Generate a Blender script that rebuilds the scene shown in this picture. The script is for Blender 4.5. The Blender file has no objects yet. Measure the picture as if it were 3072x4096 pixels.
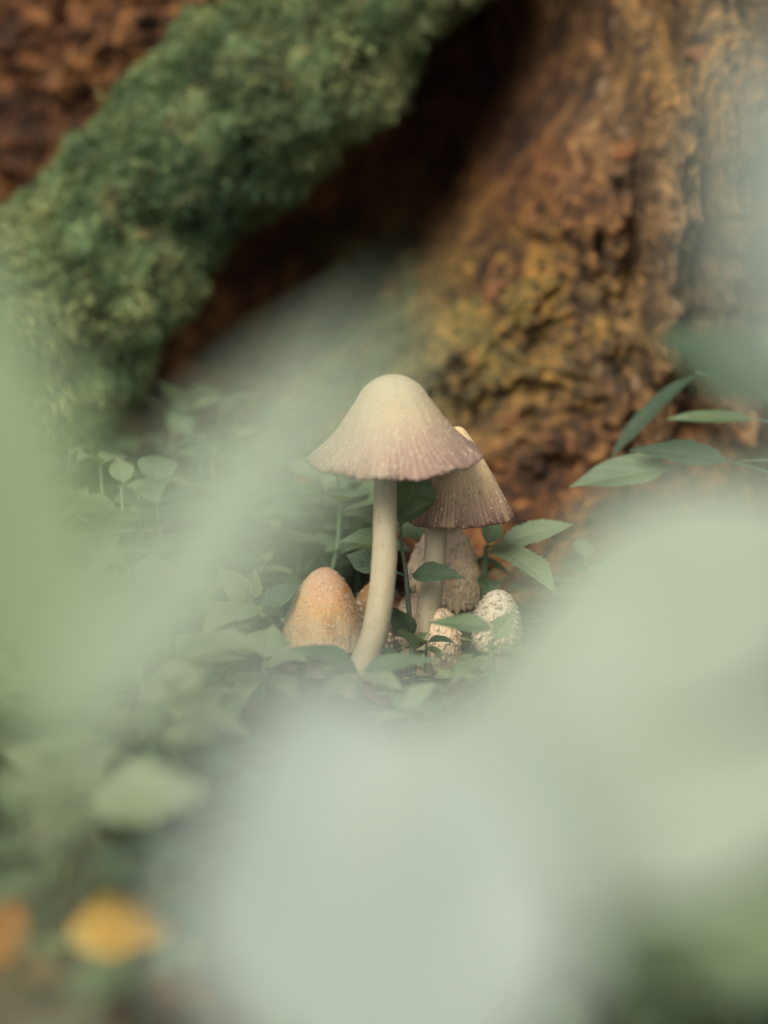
import bpy, math, random
import numpy as np
from mathutils import Vector, Matrix, Euler

S = bpy.context.scene
COL = S.collection
RAD = math.radians
random.seed(7)
rng = np.random.default_rng(7)

# ------------------------------------------------------------------ camera
FPX = 9671.0                      # focal length in photo pixels (85 mm, 36 mm tall frame, 4096 px)
PITCH = RAD(12.0)
CAM = Vector((0.0, -0.800, 0.229))
FWD = Vector((0, math.cos(PITCH), -math.sin(PITCH)))
UPV = Vector((0, math.sin(PITCH), math.cos(PITCH)))
RGT = Vector((1, 0, 0))
cam_d = bpy.data.cameras.new('camera')
cam = bpy.data.objects.new('camera', cam_d); COL.objects.link(cam)
cam.location = CAM
cam.rotation_euler = (RAD(90) - PITCH, 0, 0)
cam_d.sensor_fit = 'VERTICAL'; cam_d.sensor_height = 36.0; cam_d.sensor_width = 27.0
cam_d.lens = 85.0
cam_d.clip_start = 0.01; cam_d.clip_end = 500
cam_d.dof.use_dof = True
cam_d.dof.focus_distance = 0.836
cam_d.dof.aperture_fstop = 3.5
S.camera = cam

# ------------------------------------------------------------------ light
SUN_EL, SUN_AZ = RAD(44), RAD(-158)          # azimuth clockwise from +Y: behind the camera, to its left
w = bpy.data.worlds.new('World'); S.world = w; w.use_nodes = True
nt = w.node_tree; nt.nodes.clear()
sky = nt.nodes.new('ShaderNodeTexSky'); sky.sky_type = 'NISHITA'; sky.sun_disc = False
sky.sun_elevation = SUN_EL; sky.sun_rotation = SUN_AZ; sky.dust_density = 3.0
hs = nt.nodes.new('ShaderNodeHueSaturation'); hs.inputs['Saturation'].default_value = 0.24   # overcast: grey light
bg = nt.nodes.new('ShaderNodeBackground'); bg.inputs['Strength'].default_value = 0.085
wo = nt.nodes.new('ShaderNodeOutputWorld')
nt.links.new(sky.outputs[0], hs.inputs['Color']); nt.links.new(hs.outputs[0], bg.inputs[0]); nt.links.new(bg.outputs[0], wo.inputs[0])
sd = bpy.data.lights.new('sun', 'SUN'); sd.energy = 1.5; sd.angle = RAD(35); sd.color = (1.0, 0.93, 0.80)
sun = bpy.data.objects.new('sun', sd); COL.objects.link(sun)
sdir = Vector((math.sin(SUN_AZ) * math.cos(SUN_EL), math.cos(SUN_AZ) * math.cos(SUN_EL), math.sin(SUN_EL)))
sun.rotation_euler = sdir.to_track_quat('Z', 'Y').to_euler(); sun.location = sdir * 5
S.view_settings.view_transform = 'Standard'; S.view_settings.look = 'None'
S.view_settings.gamma = 1.0; S.view_settings.use_curve_mapping = False
S.view_settings.exposure = 1.43
S.render.engine = 'CYCLES'
S.cycles.use_denoising = True
S.cycles.max_bounces = 6

# ------------------------------------------------------------------ helpers
def W(px, py, d):
    return CAM + d * (FWD + RGT * ((px - 1536) / FPX) - UPV * ((py - 2048) / FPX))
def project(p):
    v = Vector(p) - CAM; d = v.dot(FWD)
    return 1536 + FPX * v.dot(RGT) / d, 2048 - FPX * v.dot(UPV) / d, d
def ground_pt(px, py):
    s = (py - 2048) / FPX
    d = CAM.z / (math.sin(PITCH) + s * math.cos(PITCH))
    p = W(px, py, d); return Vector((p.x, p.y, 0))
def smooth(a, b, x):
    t = np.clip((np.asarray(x, float) - a) / (b - a), 0, 1); return t * t * (3 - 2 * t)

_perm = np.random.default_rng(3).permutation(512)
_perm = np.concatenate([_perm, _perm])
_g = np.random.default_rng(4).normal(size=(512, 3)); _g /= np.linalg.norm(_g, axis=1)[:, None]
def pnoise(p):
    p = np.asarray(p, float); i = np.floor(p).astype(int); f = p - i; i &= 255
    u = f * f * f * (f * (f * 6 - 15) + 10); r = 0
    for dx in (0, 1):
        wx = u[:, 0] if dx else 1 - u[:, 0]
        for dy in (0, 1):
            wy = u[:, 1] if dy else 1 - u[:, 1]
            for dz in (0, 1):
                wz = u[:, 2] if dz else 1 - u[:, 2]
                h = _perm[_perm[_perm[(i[:, 0] + dx) & 255] + ((i[:, 1] + dy) & 255)] + ((i[:, 2] + dz) & 255)]
                g = _g[h]
                r = r + wx * wy * wz * (g[:, 0] * (f[:, 0] - dx) + g[:, 1] * (f[:, 1] - dy) + g[:, 2] * (f[:, 2] - dz))
    return r * 1.5
def fbm(p, o=4):
    a, r, s = 1.0, 0, 1.0
    for k in range(o):
        r = r + a * pnoise(p * s + 17.3 * k); a *= .5; s *= 2.03
    return r
def ridged(p, o=3):
    a, r, s = 1.0, 0, 1.0
    for k in range(o):
        r = r + a * (1 - 2 * np.abs(pnoise(p * s + 9.1 * k))); a *= .5; s *= 2.07
    return r

def make_mesh(name, verts, quads=None, tris=None, mat=None, uv=None, attrs=None, smoothf=True):
    me = bpy.data.meshes.new(name)
    verts = np.asarray(verts, np.float32)
    loops, starts, tot = [], [], 0
    parts = []
    if quads is not None and len(quads):
        q = np.asarray(quads, np.int32); parts.append(q.ravel()); starts.append(np.arange(len(q)) * 4); tot = q.size
    if tris is not None and len(tris):
        t = np.asarray(tris, np.int32); parts.append(t.ravel()); starts.append(tot + np.arange(len(t)) * 3)
    lv = np.concatenate(parts); st = np.concatenate(starts).astype(np.int32)
    me.vertices.add(len(verts)); me.vertices.foreach_set('co', verts.ravel())
    me.loops.add(len(lv)); me.loops.foreach_set('vertex_index', lv)
    me.polygons.add(len(st)); me.polygons.foreach_set('loop_start', st)
    if smoothf: me.polygons.foreach_set('use_smooth', np.ones(len(st), bool))
    me.update(calc_edges=True)
    if uv is not None:
        l = me.uv_layers.new(name='UVMap'); l.data.foreach_set('uv', np.asarray(uv, np.float32)[lv].ravel())
    for k, v in (attrs or {}).items():
        at = me.attributes.new(k, 'FLOAT', 'POINT'); at.data.foreach_set('value', np.asarray(v, np.float32))
    me.validate()
    if mat: me.materials.append(mat)
    return me
def link(name, data, parent=None, loc=None):
    o = bpy.data.objects.new(name, data); COL.objects.link(o)
    if parent: o.parent = parent
    if loc is not None: o.location = loc
    return o
def tag(o, label=None, cat=None, group=None, kind=None):
    if label: o['label'] = label
    if cat: o['category'] = cat
    if group: o['group'] = group
    if kind: o['kind'] = kind
    return o
def grid_faces(nr, nc, wrap=False):
    cc = nc if wrap else nc - 1
    r, c = np.meshgrid(np.arange(nr - 1), np.arange(cc), indexing='ij'); c2 = (c + 1) % nc
    return np.stack([r * nc + c, r * nc + c2, (r + 1) * nc + c2, (r + 1) * nc + c], -1).reshape(-1, 4)

def spline(pts, n):
    P = [Vector(p) for p in pts]; P = [2 * P[0] - P[1]] + P + [2 * P[-1] - P[-2]]; out = []
    m = len(P) - 3
    for k in range(n):
        t = k / (n - 1) * m; i = min(int(t), m - 1); t -= i
        a, b, c, d = P[i:i + 4]
        out.append(.5 * ((2 * b) + (c - a) * t + (2 * a - 5 * b + 4 * c - d) * t * t + (3 * b - a - 3 * c + d) * t ** 3))
    return out
def tube_arrays(pts, radii, seg=10, n=24):
    C = np.array(spline(pts, n)); k = np.linspace(0, len(radii) - 1, n)
    R = np.interp(k, np.arange(len(radii)), radii)
    T = np.gradient(C, axis=0); T /= np.linalg.norm(T, axis=1)[:, None]
    ref = np.array([0, 1.0, .03]) if abs(T[:, 1]).mean() < .8 else np.array([1.0, 0, 0])
    A = np.cross(T, ref); A /= np.linalg.norm(A, axis=1)[:, None]; B = np.cross(T, A)
    a = np.linspace(0, 2 * math.pi, seg, endpoint=False)
    N = A[:, None, :] * np.cos(a)[None, :, None] + B[:, None, :] * np.sin(a)[None, :, None]
    V = C[:, None, :] + N * R[:, None, None]
    uv = np.stack(np.meshgrid(np.linspace(0, 1, n), a / (2 * math.pi), indexing='ij')[::-1], -1).reshape(-1, 2)
    return V.reshape(-1, 3), grid_faces(n, seg, True), N.reshape(-1, 3), uv

# ------------------------------------------------------------------ materials
class NB:
    def __init__(s, name):
        s.m = bpy.data.materials.new(name); s.m.use_nodes = True; s.t = s.m.node_tree; s.t.nodes.clear()
        s.out = s.n('ShaderNodeOutputMaterial')
    def n(s, t, **kw):
        x = s.t.nodes.new(t)
        for k, v in kw.items(): setattr(x, k, v)
        return x
    def l(s, a, b): s.t.links.new(a, b)
    def put(s, sock, v):
        if hasattr(v, 'links') or hasattr(v, 'is_linked'): s.l(v, sock)
        else: sock.default_value = v
    def noise(s, vec, scale, detail=4, rough=.55, dist=0):
        x = s.n('ShaderNodeTexNoise'); s.put(x.inputs['Scale'], scale); x.inputs['Detail'].default_value = detail
        x.inputs['Roughness'].default_value = rough; x.inputs['Distortion'].default_value = dist
        if vec is not None: s.l(vec, x.inputs['Vector'])
        return x.outputs['Fac']
    def ramp(s, fac, stops):
        x = s.n('ShaderNodeValToRGB'); s.l(fac, x.inputs[0]); e = x.color_ramp.elements
        while len(e) < len(stops): e.new(.5)
        for el, (p, c) in zip(e, stops):
            el.position = p; el.color = (*c, 1) if not isinstance(c, (int, float)) else (c, c, c, 1)
        return x.outputs[0]
    def mix(s, f, a, b, mode='MIX'):
        x = s.n('ShaderNodeMix', data_type='RGBA', blend_type=mode); s.put(x.inputs['Factor'], f)
        for k, v in ((6, a), (7, b)):
            if isinstance(v, tuple): x.inputs[k].default_value = (*v, 1)
            else: s.l(v, x.inputs[k])
        return x.outputs[2]
    def math(s, op, a, b=0.0, c=None):
        x = s.n('ShaderNodeMath', operation=op); s.put(x.inputs[0], a); s.put(x.inputs[1], b)
        if c is not None: s.put(x.inputs[2], c)
        return x.outputs[0]
    def attr(s, name): return s.n('ShaderNodeAttribute', attribute_name=name).outputs['Fac']
    def mapping(s, vec, sc):
        x = s.n('ShaderNodeMapping'); s.l(vec, x.inputs[0]); x.inputs['Scale'].default_value = sc; return x.outputs[0]
    def bump(s, h, strength, dist):
        x = s.n('ShaderNodeBump'); x.inputs['Strength'].default_value = strength; x.inputs['Distance'].default_value = dist
        s.l(h, x.inputs['Height']); return x.outputs[0]
    def pbr(s, col, rough=.6, spec=.5, normal=None, sss=0, sssr=None, transl=None, tmix=.3):
        p = s.n('ShaderNodeBsdfPrincipled'); s.put(p.inputs['Base Color'], (*col, 1) if isinstance(col, tuple) else col)
        s.put(p.inputs['Roughness'], rough); p.inputs['Specular IOR Level'].default_value = spec
        if sss:
            p.inputs['Subsurface Weight'].default_value = sss; p.inputs['Subsurface Radius'].default_value = sssr
            p.inputs['Subsurface Scale'].default_value = .002
        if normal is not None: s.l(normal, p.inputs['Normal'])
        r = p.outputs[0]
        if transl is not None:
            tr = s.n('ShaderNodeBsdfTranslucent'); s.put(tr.inputs[0], (*transl, 1) if isinstance(transl, tuple) else transl)
            mx = s.n('ShaderNodeMixShader'); mx.inputs[0].default_value = tmix
            s.l(r, mx.inputs[1]); s.l(tr.outputs[0], mx.inputs[2]); r = mx.outputs[0]
        s.l(r, s.out.inputs[0]); return s.m

def leaf_material(name, c0, c1, vein, rough=.45, spec=.5, tmix=.3, blot=None):
    b = NB(name); tc = b.n('ShaderNodeTexCoord'); uv = b.n('ShaderNodeSeparateXYZ'); b.l(tc.outputs['UV'], uv.inputs[0])
    u, v = uv.outputs[0], uv.outputs[1]
    au = b.math('ABSOLUTE', b.math('SUBTRACT', u, .5))
    ph = b.math('SUBTRACT', b.math('MULTIPLY', v, 8.0), b.math('MULTIPLY', au, 4.5))
    fr = b.math('ABSOLUTE', b.math('SUBTRACT', b.math('FRACT', ph), .5))          # 0 at vein
    lat = b.ramp(fr, [(0, 1.0), (.055, 0.0)])
    mid = b.ramp(au, [(0, 1.0), (.028, 0.0)])
    vm = b.math('MAXIMUM', b.math('MULTIPLY', lat, .4), mid)
    oi = b.n('ShaderNodeObjectInfo')
    obj = tc.outputs['Object']
    n1 = b.noise(obj, 90, 4); n2 = b.noise(obj, 700, 3)
    f = b.math('ADD', b.math('MULTIPLY', b.ramp(n1, [(.35, 0.0), (.65, 1.0)]), .55), b.math('MULTIPLY', oi.outputs['Random'], .5))
    col = b.mix(f, c0, c1)
    col = b.mix(b.math('MULTIPLY', n2, .35), col, c0)
    if blot:
        nb = b.noise(obj, 260, 3); col = b.mix(b.ramp(nb, [(.64, 0.0), (.72, .75)]), col, blot)
    col = b.mix(b.math('MULTIPLY', vm, .6), col, vein)
    quilt = b.math('SUBTRACT', b.math('MULTIPLY', fr, 1.4), b.math('MULTIPLY', mid, .7))
    h = b.math('ADD', quilt, b.math('MULTIPLY', n2, .35))
    nrm = b.bump(h, .5, .00035)
    tcol = b.mix(.55, col, (.30, .42, .08), 'MIX')
    return b.pbr(col, rough, spec, nrm, transl=tcol, tmix=tmix)

M = {}
M['leaf_dark'] = leaf_material('leaf_dark_green', (.024, .042, .024), (.042, .066, .036), (.065, .095, .056), .62, .22, .12, (.014, .018, .010))
M['leaf_mid'] = leaf_material('leaf_mid_green', (.062, .096, .048), (.105, .145, .072), (.17, .215, .12), .55, .4, .26, (.045, .055, .028))
M['leaf_pale'] = leaf_material('leaf_pale_green', (.125, .165, .088), (.19, .23, .125), (.26, .31, .18), .55, .4, .28, (.10, .115, .06))
M['leaf_near'] = leaf_material('leaf_sky_gloss', (.232, .275, .235), (.262, .305, .268), (.30, .34, .30), .5, .5, .22)  # bluish-white gloss of the sky put into the leaf's base colour
M['leaf_veil'] = leaf_material('leaf_soft_green', (.205, .250, .180), (.235, .280, .205), (.27, .31, .23), .55, .45, .22)
M['leaf_near_green'] = leaf_material('leaf_grass_green', (.135, .190, .095), (.16, .215, .112), (.20, .25, .14), .55, .4, .28)
M['fall_yellow'] = leaf_material('fallen_leaf_yellow', (.46, .27, .05), (.56, .34, .07), (.44, .24, .06), .6, .3, .3)
M['fall_orange'] = leaf_material('fallen_leaf_orange', (.21, .085, .018), (.28, .115, .022), (.16, .06, .02), .6, .3, .25)
M['fall_brown'] = leaf_material('fallen_leaf_brown', (.11, .058, .028), (.17, .09, .04), (.20, .12, .06), .65, .3, .12)
def plain(name, c0, c1, scale=300, rough=.6, bump=.3, dist=.0006, transl=None, spec=.4):
    b = NB(name); tc = b.n('ShaderNodeTexCoord').outputs['Object']; n = b.noise(tc, scale, 5)
    col = b.mix(b.ramp(n, [(.3, 0.0), (.7, 1.0)]), c0, c1)
    return b.pbr(col, rough, spec, b.bump(n, bump, dist), transl=transl, tmix=.3)
M['stalk'] = plain('plant_stalk', (.055, .10, .045), (.10, .15, .07), 400)
M['stalk_pale'] = plain('plant_stalk_pale', (.16, .20, .11), (.24, .27, .16), 400)
M['stalk_dark'] = plain('plant_stalk_dark', (.030, .055, .030), (.055, .075, .04), 400)
M['soil'] = plain('damp_soil', (.030, .021, .014), (.085, .058, .034), 160, .9, .8, .004)
M['wood_chip'] = plain('rotten_wood_chip', (.12, .045, .014), (.29, .125, .042), 220, .85, .7, .0015)
M['wood_chip_tan'] = plain('tan_wood_chip', (.14, .085, .045), (.25, .165, .09), 240, .85, .7, .0015)
M['moss'] = None

def moss_material():
    b = NB('moss'); tc = b.n('ShaderNodeTexCoord').outputs['Object']
    t = b.attr('tone')
    col = b.ramp(t, [(0, (.030, .055, .026)), (.40, (.085, .125, .056)), (.70, (.175, .21, .085)), (1, (.36, .35, .15))])
    return b.pbr(col, .75, .25, None, transl=(.12, .20, .05), tmix=.25)
M['moss'] = moss_material()

def bark_material():
    b = NB('rotten_bark'); tc = b.n('ShaderNodeTexCoord').outputs['Object']
    n1 = b.noise(tc, 45, 6, .62); n2 = b.noise(tc, 160, 5, .65); n3 = b.noise(tc, 620, 4)
    f = b.math('ADD', b.math('MULTIPLY', n1, .55), b.math('MULTIPLY', n2, .45))
    brown = b.ramp(f, [(.36, (.008, .005, .003)), (.46, (.034, .014, .006)), (.53, (.10, .038, .012)), (.60, (.20, .085, .026)), (.70, (.30, .155, .065))])
    grey = b.ramp(f, [(.30, (.022, .016, .010)), (.45, (.060, .038, .020)), (.56, (.145, .094, .048)), (.70, (.25, .185, .105))])
    col = b.mix(b.attr('grey'), brown, grey)
    lich = b.ramp(n2, [(.38, (.05, .034, .010)), (.52, (.15, .090, .018)), (.64, (.34, .155, .018))])
    lm = b.math('MULTIPLY', b.attr('lichen'), b.ramp(n1, [(.42, 0.0), (.58, 1.0)]))
    col = b.mix(lm, col, lich)
    ms = b.ramp(n2, [(.3, (.025, .050, .020)), (.55, (.075, .115, .045)), (.72, (.17, .20, .085))])
    mm = b.math('MULTIPLY', b.attr('mossy'), b.ramp(n1, [(.35, .2), (.55, 1.0)]))
    col = b.mix(mm, col, ms)
    h = b.math('ADD', b.math('MULTIPLY', n2, 1.0), b.math('MULTIPLY', n3, .4))
    return b.pbr(col, .85, .25, b.bump(h, .9, .003))
M['bark'] = bark_material()

def cap_material(name, stops, streak, streak_amt, fleck, fleck_amt, blotch=None, bumpd=.0006, side_tint=None):
    """colour by height on the cap (UV v: 0 apex, 1 rim), radial streaks near the rim, pale veil flecks"""
    b = NB(name); tc = b.n('ShaderNodeTexCoord'); uv = b.n('ShaderNodeSeparateXYZ'); b.l(tc.outputs['UV'], uv.inputs[0])
    v = uv.outputs[1]; obj = tc.outputs['Object']
    wob = b.noise(obj, 120, 4)
    vv = b.math('ADD', v, b.math('MULTIPLY', b.math('SUBTRACT', wob, .5), .18))
    stops = dim(stops); streak = dim([(0, streak)])[0][1]; fleck = dim([(0, fleck)])[0][1]
    if blotch: blotch = dim([(0, blotch)])[0][1]
    col = b.ramp(vv, stops)
    sv = b.mapping(tc.outputs['UV'], (170, 2.6, 1)); s1 = b.noise(sv, 1.0, 3, .6)
    sv2 = b.mapping(tc.outputs['UV'], (90, 1.6, 1)); s2 = b.noise(sv2, 1.0, 4, .6)
    sm = b.math('MULTIPLY', b.ramp(s1, [(.42, 0.0), (.62, 1.0)]), b.ramp(v, [(.48, 0.0), (.9, streak_amt)]))
    col = b.mix(sm, col, streak)
    sm2 = b.math('MULTIPLY', b.ramp(s2, [(.5, 0.0), (.75, .55)]), b.ramp(v, [(.2, 0.0), (.7, 1.0)]))
    col = b.mix(sm2, col, stops[0][1])
    if blotch:
        bm = b.ramp(b.noise(obj, 60, 3, .5, .4), [(.45, 0.0), (.60, .95)])
        bm = b.math('MULTIPLY', bm, b.ramp(v, [(.1, .15), (.35, 1.0), (.75, .8), (.95, .0)])); col = b.mix(bm, col, blotch)
    if side_tint:      # darker mauve-brown towards the rim, growing to one side along X
        sx = b.n('ShaderNodeSeparateXYZ'); b.l(obj, sx.inputs[0])
        tint_f = b.math('MULTIPLY', b.ramp(b.math('ADD', b.math('MULTIPLY', sx.outputs[0], 22.0), b.math('ADD', b.math('MULTIPLY', wob, .5), .05)), [(.15, 0.0), (.75, 1.0)]), b.ramp(v, [(.45, 0.0), (.9, .75)]))
        col = b.mix(tint_f, col, dim([(0, side_tint)])[0][1])
    fv = b.mapping(tc.outputs['UV'], (60, 16, 1)); fn = b.noise(fv, 1.0, 3, .7); fo = b.noise(obj, 900, 2, .6)
    fm = b.math('MULTIPLY', b.ramp(b.math('ADD', b.math('MULTIPLY', fn, .55), b.math('MULTIPLY', fo, .45)), [(.53, 0.0), (.60, 1.0)]), fleck_amt)
    col = b.mix(fm, col, fleck)
    h = b.math('ADD', b.math('MULTIPLY', s1, b.ramp(v, [(.2, .1), (.8, 1.0)])), b.math('MULTIPLY', fm, 1.0))
    return b.pbr(col, .72, .3, b.bump(h, .7, bumpd), sss=.25, sssr=(1.0, .6, .35))
def dim(stops, k=.60): return [(p, tuple(c * k for c in col)) for p, col in stops]
M['cap_bell'] = cap_material('cap_bell', [(0, (.58, .51, .33)), (.38, (.59, .47, .28)), (.66, (.54, .40, .26)), (.90, (.46, .31, .22)), (.975, (.32, .20, .15)), (1, (.10, .058, .045))],
                             (.20, .125, .095), .65, (.72, .62, .46), .45, side_tint=(.30, .19, .142))
M['cap_cone'] = cap_material('cap_cone', [(0, (.90, .66, .36)), (.45, (.92, .66, .35)), (.68, (.72, .48, .26)), (.88, (.44, .27, .17)), (1, (.17, .09, .06))],
                             (.10, .058, .042), .75, (.70, .56, .38), .45)
M['cap_ochre'] = cap_material('cap_ochre', [(0, (.52, .28, .155)), (.3, (.60, .345, .175)), (.55, (.70, .40, .15)), (.85, (.74, .56, .30)), (1, (.76, .62, .38))],
                              (.42, .24, .09), .25, (.74, .58, .40), .6, blotch=(.42, .19, .045))
M['cap_shaggy'] = cap_material('cap_shaggy', [(0, (.92, .66, .42)), (.5, (.98, .72, .46)), (.85, (.98, .78, .50)), (1, (.90, .70, .44))],
                               (.46, .30, .16), .3, (.84, .72, .54), .6, blotch=(.78, .50, .25))
M['cap_brown'] = cap_material('cap_brown', [(0, (.42, .22, .075)), (.4, (.36, .20, .08)), (.8, (.27, .14, .055)), (1, (.16, .08, .035))],
                              (.12, .06, .025), .5, (.62, .46, .28), .5, blotch=(.16, .075, .025))
M['cap_pink'] = cap_material('cap_pink', [(0, (.80, .56, .42)), (.5, (.76, .55, .40)), (1, (.62, .44, .28))],
                             (.36, .22, .12), .35, (.76, .62, .48), .6)
M['cap_white'] = cap_material('cap_white', [(0, (.76, .66, .48)), (.5, (.78, .68, .50)), (1, (.68, .58, .40))],
                              (.44, .34, .2), .3, (.78, .72, .58), .6)
M['gill'] = plain('gills', (.028, .016, .013), (.075, .045, .035), 500)
M['flake_cream'] = plain('cap_flake_cream', (.52, .40, .26), (.66, .56, .41), 700, .75, .3, .0003, (.4, .32, .2))
M['flake_tan'] = plain('cap_flake_tan', (.40, .28, .18), (.56, .44, .31), 700, .75, .3, .0003, (.4, .3, .18))
def stem_material(name, c0, c1, spot):
    b = NB(name); tc = b.n('ShaderNodeTexCoord'); fv = b.mapping(tc.outputs['UV'], (60, 3, 1)); n = b.noise(fv, 1.0, 4)
    n2 = b.noise(tc.outputs['Object'], 130, 4); n3 = b.noise(tc.outputs['Object'], 900, 2)
    col = b.mix(b.math('ADD', b.math('MULTIPLY', n, .5), b.math('MULTIPLY', n2, .5)), c0, c1)
    col = b.mix(b.ramp(n3, [(.64, 0.0), (.71, .6)]), col, spot)
    uvs = b.n('ShaderNodeSeparateXYZ'); b.l(tc.outputs['UV'], uvs.inputs[0])
    col = b.mix(b.math('MULTIPLY', b.ramp(uvs.outputs[1], [(.62, 0.0), (1.0, 1.0)]), b.ramp(n2, [(.42, 0.0), (.6, .7)])), col, (.14, .085, .04))
    return b.pbr(col, .6, .35, b.bump(b.math('ADD', n, n3), .35, .0005), sss=.3, sssr=(1, .7, .4))
M['stem'] = stem_material('mushroom_stem', (.17, .135, .072), (.36, .32, .21), (.14, .08, .03))

# ------------------------------------------------------------------ leaf shape
def leaf_arrays(L, Wd, fold=.25, arch=.25, serr=.0, teeth=16, wave=.04, seed=0, n=22, m=8, peak=.38, petiole=.10, tipk=1.0, curl=0.0):
    """leaf along +Y, face +Z; base at the origin with a short petiole"""
    r = random.Random(seed); ph = r.random() * 6
    if serr: n = max(n, teeth * 5)
    V, UV = [], []
    for i in range(n + 1):
        t = i / n
        if t < petiole: w_ = .030 * Wd + .02 * Wd * (t / petiole); 
        else:
            s = (t - petiole) / (1 - petiole)
            a = peak; k = math.log(.5) / math.log(a)
            w_ = Wd * .5 * math.sin(math.pi * s ** k) ** (.85 + .25 * tipk * s) if 0 < s < 1 else .0
            w_ = max(w_, .022 * Wd * (1 - s))
            w_ *= 1 + .05 * math.sin(s * 13 + ph) + .025 * math.sin(s * 31 + 2 * ph)
            if serr: w_ *= 1 + serr * (1 - 2 * ((s * teeth) % 1)) * min(1, 6 * (1 - s))
        y = L * math.sin(t * arch * 1.2 + 1e-6) / (arch * 1.2 + 1e-6) if arch else L * t
        zb = -L * arch * .6 * t * t + curl * L * t ** 4
        for j in range(m + 1):
            c = j / m * 2 - 1
            x = w_ * c
            z = zb + fold * abs(x) - .35 * fold * x * x / (Wd * .5 + 1e-9) + wave * Wd * math.sin(t * 9 + ph + (2 if c > 0 else 0)) * c * c
            V.append((x, y, z)); UV.append((.5 + .5 * c * (w_ / (Wd * .5) * .6 + .4), t))
    return np.array(V), grid_faces(n + 1, m + 1), np.array(UV)
def frame(base, tip, nrm):
    y = (Vector(tip) - Vector(base)); L = y.length; y.normalize()
    x = y.cross(Vector(nrm)); x.normalize(); z = x.cross(y)
    return Matrix(((x.x, y.x, z.x), (x.y, y.y, z.y), (x.z, y.z, z.z))), L
def leaf_between(parent, org, base, tip, width, nrm, mat, name='leaf', **kw):
    """leaf whose chord runs from base to tip (world), built in the thing's own space"""
    Mx, L = frame(base, tip, nrm)
    V, F, UV = leaf_arrays(1.0, width / L, **kw)
    # rotate so the chord (origin -> last midrib point) lies on +Y with unit length
    e = V[-1 - kw.get('m', 8) // 2]; ang = math.atan2(e[2], e[1]); ln = math.hypot(e[1], e[2])
    c, s = math.cos(-ang), math.sin(-ang)
    V = np.stack([V[:, 0], (V[:, 1] * c - V[:, 2] * s) / ln, (V[:, 1] * s + V[:, 2] * c) / ln], 1)
    V = (V * L) @ np.array(Mx).T + np.array(base) - np.array(org)
    return link(name, make_mesh(name, V, quads=F, mat=mat, uv=UV), parent)
def tube_obj(name, pts, radii, mat, parent, org, seg=8, n=20):
    V, F, N, uv = tube_arrays(pts, radii, seg, n)
    return link(name, make_mesh(name, V - np.array(org), quads=F, mat=mat, uv=uv), parent)
def root_empty(name, loc, label, cat, group=None):
    o = bpy.data.objects.new(name, None); COL.objects.link(o); o.location = loc; o.empty_display_size = .01
    return tag(o, label, cat, group)

# ================================================================== SETTING
# ground: one sheet, fine near the mushrooms, coarse to the horizon
def build_ground():
    fx = np.concatenate([-np.geomspace(.6, 60, 24)[::-1], np.linspace(-.55, .55, 150), np.geomspace(.6, 60, 24)])
    fy = np.concatenate([-np.geomspace(.9, 60, 22)[::-1], np.linspace(-.85, .6, 200), np.geomspace(.65, 60, 24)])
    X, Y = np.meshgrid(fx, fy); P = np.stack([X.ravel(), Y.ravel(), np.zeros(X.size)], 1)
    near = np.exp(-(P[:, 0] ** 2 + P[:, 1] ** 2) / 1.2)
    P[:, 2] = near * (.006 * fbm(P * 14, 3) + .0035 * fbm(P * 60, 3)) - .004 + (1 - near) * .04 * fbm(P * .8, 3) * 0.5
    o = link('ground', make_mesh('ground', P, quads=grid_faces(len(fy), len(fx)), mat=M['soil']))
    tag(o, 'dark damp soil under the leafy plants and mushrooms', 'ground', kind='structure'); return o
build_ground()

# ------------------------------------------------------------------ tree: trunk base with cavity, mossy root
TC = (0.05, 0.62)
def trunk_radius(th, z):
    x = TC[0] + .42 * np.sin(th)
    R = .42 - .06 * smooth(.25, 1.5, z)
    R = R + .075 * np.exp(-np.maximum(z, 0) / .055) * (.35 + .65 * smooth(-.03, .07, x))      # flare at the foot
    R = R + .045 * smooth(.03, .12, x) * (1 - .5 * smooth(.3, .8, z))                           # buttress on the right
    R = R - .055 * smooth(-.02, -.14, x) * smooth(.06, .15, z)
    # rotten cavity running up to the right
    dx, dz = x - .003, z - .167; c, s = .68, .73
    a = dx * c + dz * s; b = -dx * s + dz * c
    R = R - .23 * np.exp(-(np.abs(a / .115) ** 3) - (np.abs(b / .046) ** 2.6))
    R = R - .13 * np.exp(-((x + .085) / .042) ** 2 - ((z - .088) / .028) ** 2)      # hollow under the root
    # ledge below it
    R = R + .035 * np.exp(-((x + .005) / .06) ** 2 - ((z - .075) / .03) ** 2)
    P = np.stack([x, TC[1] - .42 * np.cos(th), z], 1)
    flu = smooth(.06, .115, x)
    R = R + .014 * fbm(P * 24, 4) + .016 * fbm(P * 9 + 3, 2)
    Pv = P * np.array([1, 1, .14])
    wn = fbm(P * 40, 2); Pw = P + .012 * np.stack([wn, fbm(P * 40 + 7, 2), .6 * wn], 1)
    R = R + .010 * smooth(-.05, -.12, x) * ridged(P * np.array([42, 42, 26]), 3)
    cr = np.abs(pnoise(Pv * np.array([34, 34, 40]) + 2.2)); R = R - flu * .016 * np.exp(-(cr / .06) ** 2)
    R = R + flu * (.0150 * ridged(Pv * 48, 3) + .003 * fbm(P * 120, 3)) + (1 - flu) * (.0090 * fbm(Pw * 62, 4) + .0032 * ridged(Pw * 120, 2))
    R = R + .0034 * fbm(P * 190, 3)
    return R
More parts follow.
